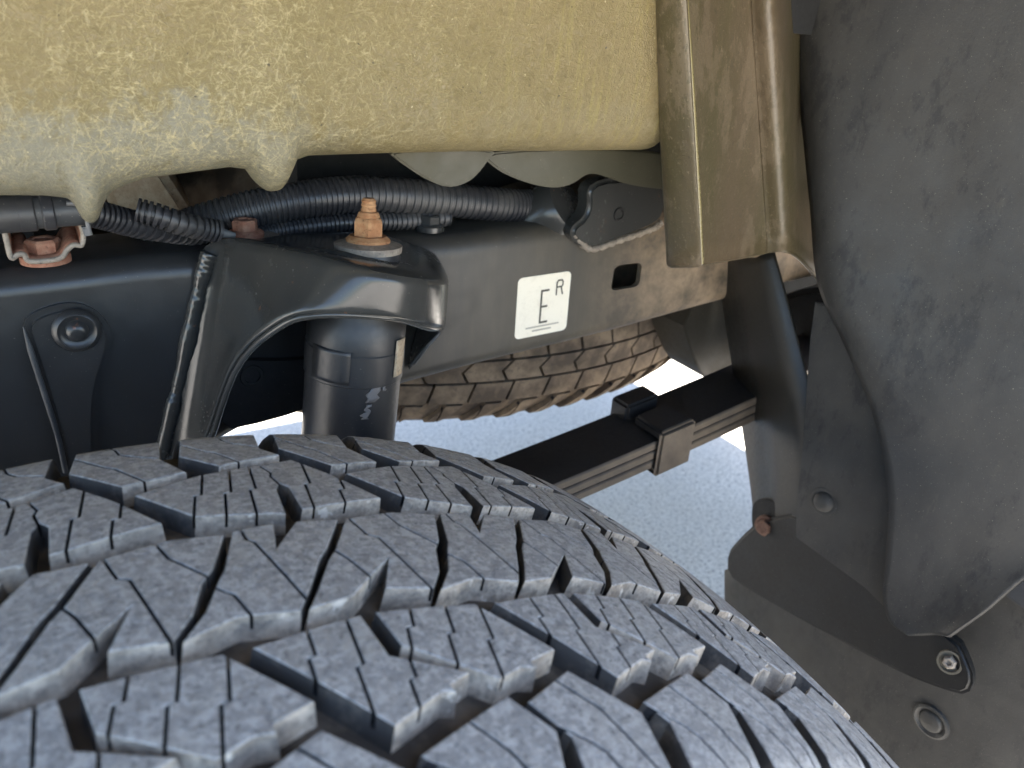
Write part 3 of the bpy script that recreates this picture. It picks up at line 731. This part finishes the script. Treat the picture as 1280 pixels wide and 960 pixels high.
# ------------------------------------------------------------------ rear liner
LXv = .462
lb = spline([AX(x, y, xx) for x, y, xx in [(960, -200, .484), (994, 60, .480), (1014, 250, .474), (1024, 352, .468), (1055, 425, .466), (1090, 510, .467), (1110, 610, .468), (1108, 695, .469), (1104, 742, .470), (1112, 776, .471), (1136, 795, .472)]], 60)
rb_ = spline([AX(x, y, xx) for x, y, xx in [(1420, -200, .50), (1425, 60, .50), (1430, 250, .50), (1430, 350, .50), (1430, 450, .50), (1425, 550, .50), (1400, 640, .50), (1330, 690, .495), (1275, 728, .487), (1232, 764, .480), (1186, 796, .474)]], 60)
liner = thing('fender_liner', 'large dusty black plastic liner closing the rear of the wheel arch', 'liner', (.47, 0, .58))
rows = []
for i_, (a, b) in enumerate(zip(lb, rb_)):
    r_ = []
    for k in range(25):
        u = k/24; p = a.lerp(b, u); p.x += .003*math.sin(math.pi*u)-.018*math.sin(math.pi/2*min(1, u/.16))*max(0, 1-u*1.3)*(1-min(1, max(0, (i_-20)/12))); r_.append(p)
    rows.append(r_)
o = obj('shell', fix(loft(rows)), LINER, liner, 60); solid(o, .003, 0)
fl = [AX(x, y, .480) for x, y in [(1018, 378), (1050, 385), (1085, 440), (1120, 520), (1135, 620), (1130, 700), (1115, 770), (1080, 735), (994, 672), (994, 640), (1002, 560), (1007, 490), (1012, 420)]]
fo = obj('flange', plate(fl, (.004, 0, 0), .001), LINER, liner, 40)
obj('plug', lathe(AX(1031, 627, .480), (-1, -.1, .15), [(-.002, .0115), (.0012, .0112), (.002, .0095), (.0016, .0080), (.0045, .0068), (.006, .003)], 28), LINER, fo, 50)

# ------------------------------------------------------------------ brace strut
Ls = [(896, 322, .530), (911, 420, .530), (927, 520, .528), (940, 610, .525), (945, 665, .524)]
Ms = [(926, 322, .510), (940, 400, .510), (956, 480, .509), (970, 540, .508), (976, 668, .507)]
Ms2 = [(946, 322, .505), (963, 400, .505), (980, 480, .504), (992, 540, .503), (998, 668, .502)]
Rs = [(966, 312, .503), (990, 400, .503), (1012, 488, .502), (1022, 560, .501), (1026, 672, .500)]
sp4 = [spline([AX(*p) for p in s], 30) for s in (Ls, Ms, Ms2, Rs)]
brace = thing('brace_strut', 'black folded steel strut bolted down beside the liner', 'strut', sp4[0][-1])
o = obj('folded_bar', fix(loft([[s[i] for s in sp4] for i in range(30)])), GLOSS if False else STRUT, brace, 30); solid(o, .003, 0)
bolt(brace, AX(957, 657, .503), (-1, -.35, .2), .0062, DARKRUST)
ear = smooth_poly([AX(x, y, .508) for x, y in [(940, 620), (985, 630), (992, 680), (950, 690), (938, 660)]], 2)
obj('foot', plate(ear, (.006, 0, 0), .001), DARK, brace, 40)

# ------------------------------------------------------------------ lower bracket (dark moulded bar) and skirt panel
lbp = [AX(x, y, xx) for x, y, xx in [(908, 692, .505), (922, 674, .505), (948, 650, .502), (1000, 640, .498), (1050, 670, .494), (1100, 725, .490), (1150, 775, .486), (1196, 800, .482), (1207, 822, .480), (1217, 850, .478), (1209, 871, .478), (1180, 864, .479), (1130, 845, .482), (1060, 808, .488), (990, 770, .496), (930, 735, .503), (908, 718, .505)]]
lower = thing('lower_bracket', 'black moulded bar below the strut with a recessed rusty screw', 'bracket', lbp[0])
ob = obj('bar', plate(smooth_poly(lbp, 1), (.012, .003, -.004), .003, 3), BAR, lower, 40)
sc = AX(1187, 828, .4785)
obj('screw_recess', lathe(sc, (-1, -.2, .35), [(-.002, .0082), (.0008, .0078), (.0008, .0064), (-.001, .006)], 28), TANP, lower, 40)
obj('screw', lathe(sc, (-1, -.2, .35), [(-.002, .0046), (.0014, .0044), (.0026, .0034), (.0026, .002), (.0008, .0014)], hexa=True), PLATE, lower, 25)

sk = thing('skirt_panel', 'speckled black plastic skirt panel with round push clip below the liner', 'panel', (.52, .0, .30))
def SX(x, y): return .516-.00002*(y-860)+.00006*(x-1150)*0
grid = []
tl, tr, br, bl = (907, 712), (1500, 560), (1500, 1200), (907, 1200)
for i in range(21):
    f = i/20; r_ = []
    for k in range(21):
        g = k/20; x = (tl[0]*(1-g)+tr[0]*g)*(1-f)+(bl[0]*(1-g)+br[0]*g)*f; y = (tl[1]*(1-g)+tr[1]*g)*(1-f)+(bl[1]*(1-g)+br[1]*g)*f
        r_.append(AX(x, y, .524-.010*math.sin(g*2.6)+.02*f*f))
    grid.append(r_)
o = obj('shell', fix(loft(grid)), SKIRT, sk, 60); solid(o, .003, 0)
from mathutils.bvhtree import BVHTree
_g = [p for r in grid for p in r]; bv = BVHTree.FromPolygons(_g, [(i*21+k, i*21+k+1, i*21+k+22, i*21+k+21) for i in range(20) for k in range(20)])
def SK(px, py): return bv.ray_cast(CAM, ray(px, py))[0]
nrm = bv.ray_cast(CAM, ray(1166, 900))[1]
if nrm.dot(CAM-SK(1166, 900)) < 0: nrm = -nrm
obj('push_clip', lathe(SK(1166, 900), nrm, [(-.001, .0165), (.0006, .0160), (.0004, .0142), (.0036, .0135), (.0042, .0118), (.0030, .0105), (.0022, .0088), (.0040, .0080), (.0046, .0070), (.0046, .0005)], 40), SKIRT, sk, 40)
obj('rib', tube([p+nrm*.0004 for p in [SK(x, y) for x, y in [(1075, 888), (1110, 905), (1150, 922), (1200, 938), (1250, 949), (1300, 957), (1360, 966)]]], .0011, 8), SKIRT, sk, 60)
# turned corner of the bumper at the skirt's edge
cp = [AX(x, y, .49) for x, y in [(1246, 742), (1300, 690), (1400, 690), (1400, 800), (1300, 790), (1285, 770)]]
tag(obj('bumper_corner', plate(cp, (.02, .01, 0), .004, 3), PIPE, None, 40), 'smooth grey bumper corner showing past the liner foot', 'bumper')

# ------------------------------------------------------------------ underbody in the gap over the rail; unseen body parts added to block sun
tb = [AY(x, y, .42) for x, y in [(118, 215), (200, 205), (245, 275), (150, 290)]]
tag(obj('cross_channel', plate(tb, (.02, .25, .02), .006), TAN, None, 40), 'pale tan steel channel glimpsed in the gap above the ribbed hoses', 'channel')
bed = thing('truck_bed', 'truck bed floor and unseen side skins added to block sun over the wheel arch', 'truck bed', (.3, .6, .93))
def box(x0, x1, y0, y1, z0, z1): return plate([Vector(p) for p in ((x0, y0, z0), (x1, y0, z0), (x1, y1, z0), (x0, y1, z0))], (0, 0, z1-z0))
obj('floor', box(-.9, 1.35, .19, 1.45, .935, .985), DARK, bed, 0)
obj('gap_dark_fill', box(.17, .60, .37, .45, .79, .933), DARK, bed, 0)  # black beam added to darken the gap behind the hoses
obj('side_skin', box(-.9, 1.35, -.232, -.224, 1.05, 1.35), BODY, bed, 0)  # unseen fender skin added to keep out sun and high sky
obj('side_skin', box(-.9, 1.35, 1.70, 1.71, .62, 1.35), BODY, bed, 0)
obj('side_skin_rear', box(.60, 1.35, -.230, -.222, .55, 1.048), BODY, bed, 0)
obj('arch_top_blocker', box(-.42, .60, -.222, .20, 1.215, 1.225), DARK, bed, 0)  # unseen plate added to block sun above the arch
obj('arch_end_blocker', box(.595, .61, -.222, .19, .60, 1.21), DARK, bed, 0)  # unseen curtain added to block sun from behind the liner
obj('tailgate', box(1.34, 1.40, -.22, 1.70, .60, 1.35), BODY, bed, 0)  # unseen tail, carried down to the bumper to stop sun leaks
tag(obj('rear_bumper', plate([Vector(p) for p in ((1.36, -.2, .40), (1.66, -.2, .40), (1.66, -.2, .63), (1.36, -.2, .63))], (0, 1.9, 0), .02), DARK, None, 30), 'unseen dark rear bumper bar placed to set the shadow edge on the ground', 'bumper')  # unseen; placed to set where the truck's ground shadow ends
tag(obj('far_rail', box(-.9, 1.30, 1.16, 1.22, .68, .80), RAIL, None, 0), 'opposite chassis rail in the dark beyond the spare tyre', 'frame rail')
tag(obj('far_wheelhouse', box(-.5, 1.30, 1.36, 1.37, .83, .93), DARK, None, 0), 'dark opposite bed panel under the far side of the bed', 'panel')
tk = box(-.7, .03, .46, 1.05, .50, .845); bmesh.ops.bevel(tk, geom=tk.edges[:], offset=.03, segments=4, affect='EDGES')
tag(obj('backing_box', tk, DARK, None, 40), 'dark backing box added to close the bright gap behind the rusty clip', 'backing box')  # added dark box, hides the bright view through the gap
tank = lathe((.16, .50, .86), (.3, 1, 0), [(0, .03), (.005, .045), (.22, .045), (.23, .03)], 32)
tag(obj('canister', tank, DARK, None, 40), 'dark rounded canister in the gap behind the conduits', 'canister')
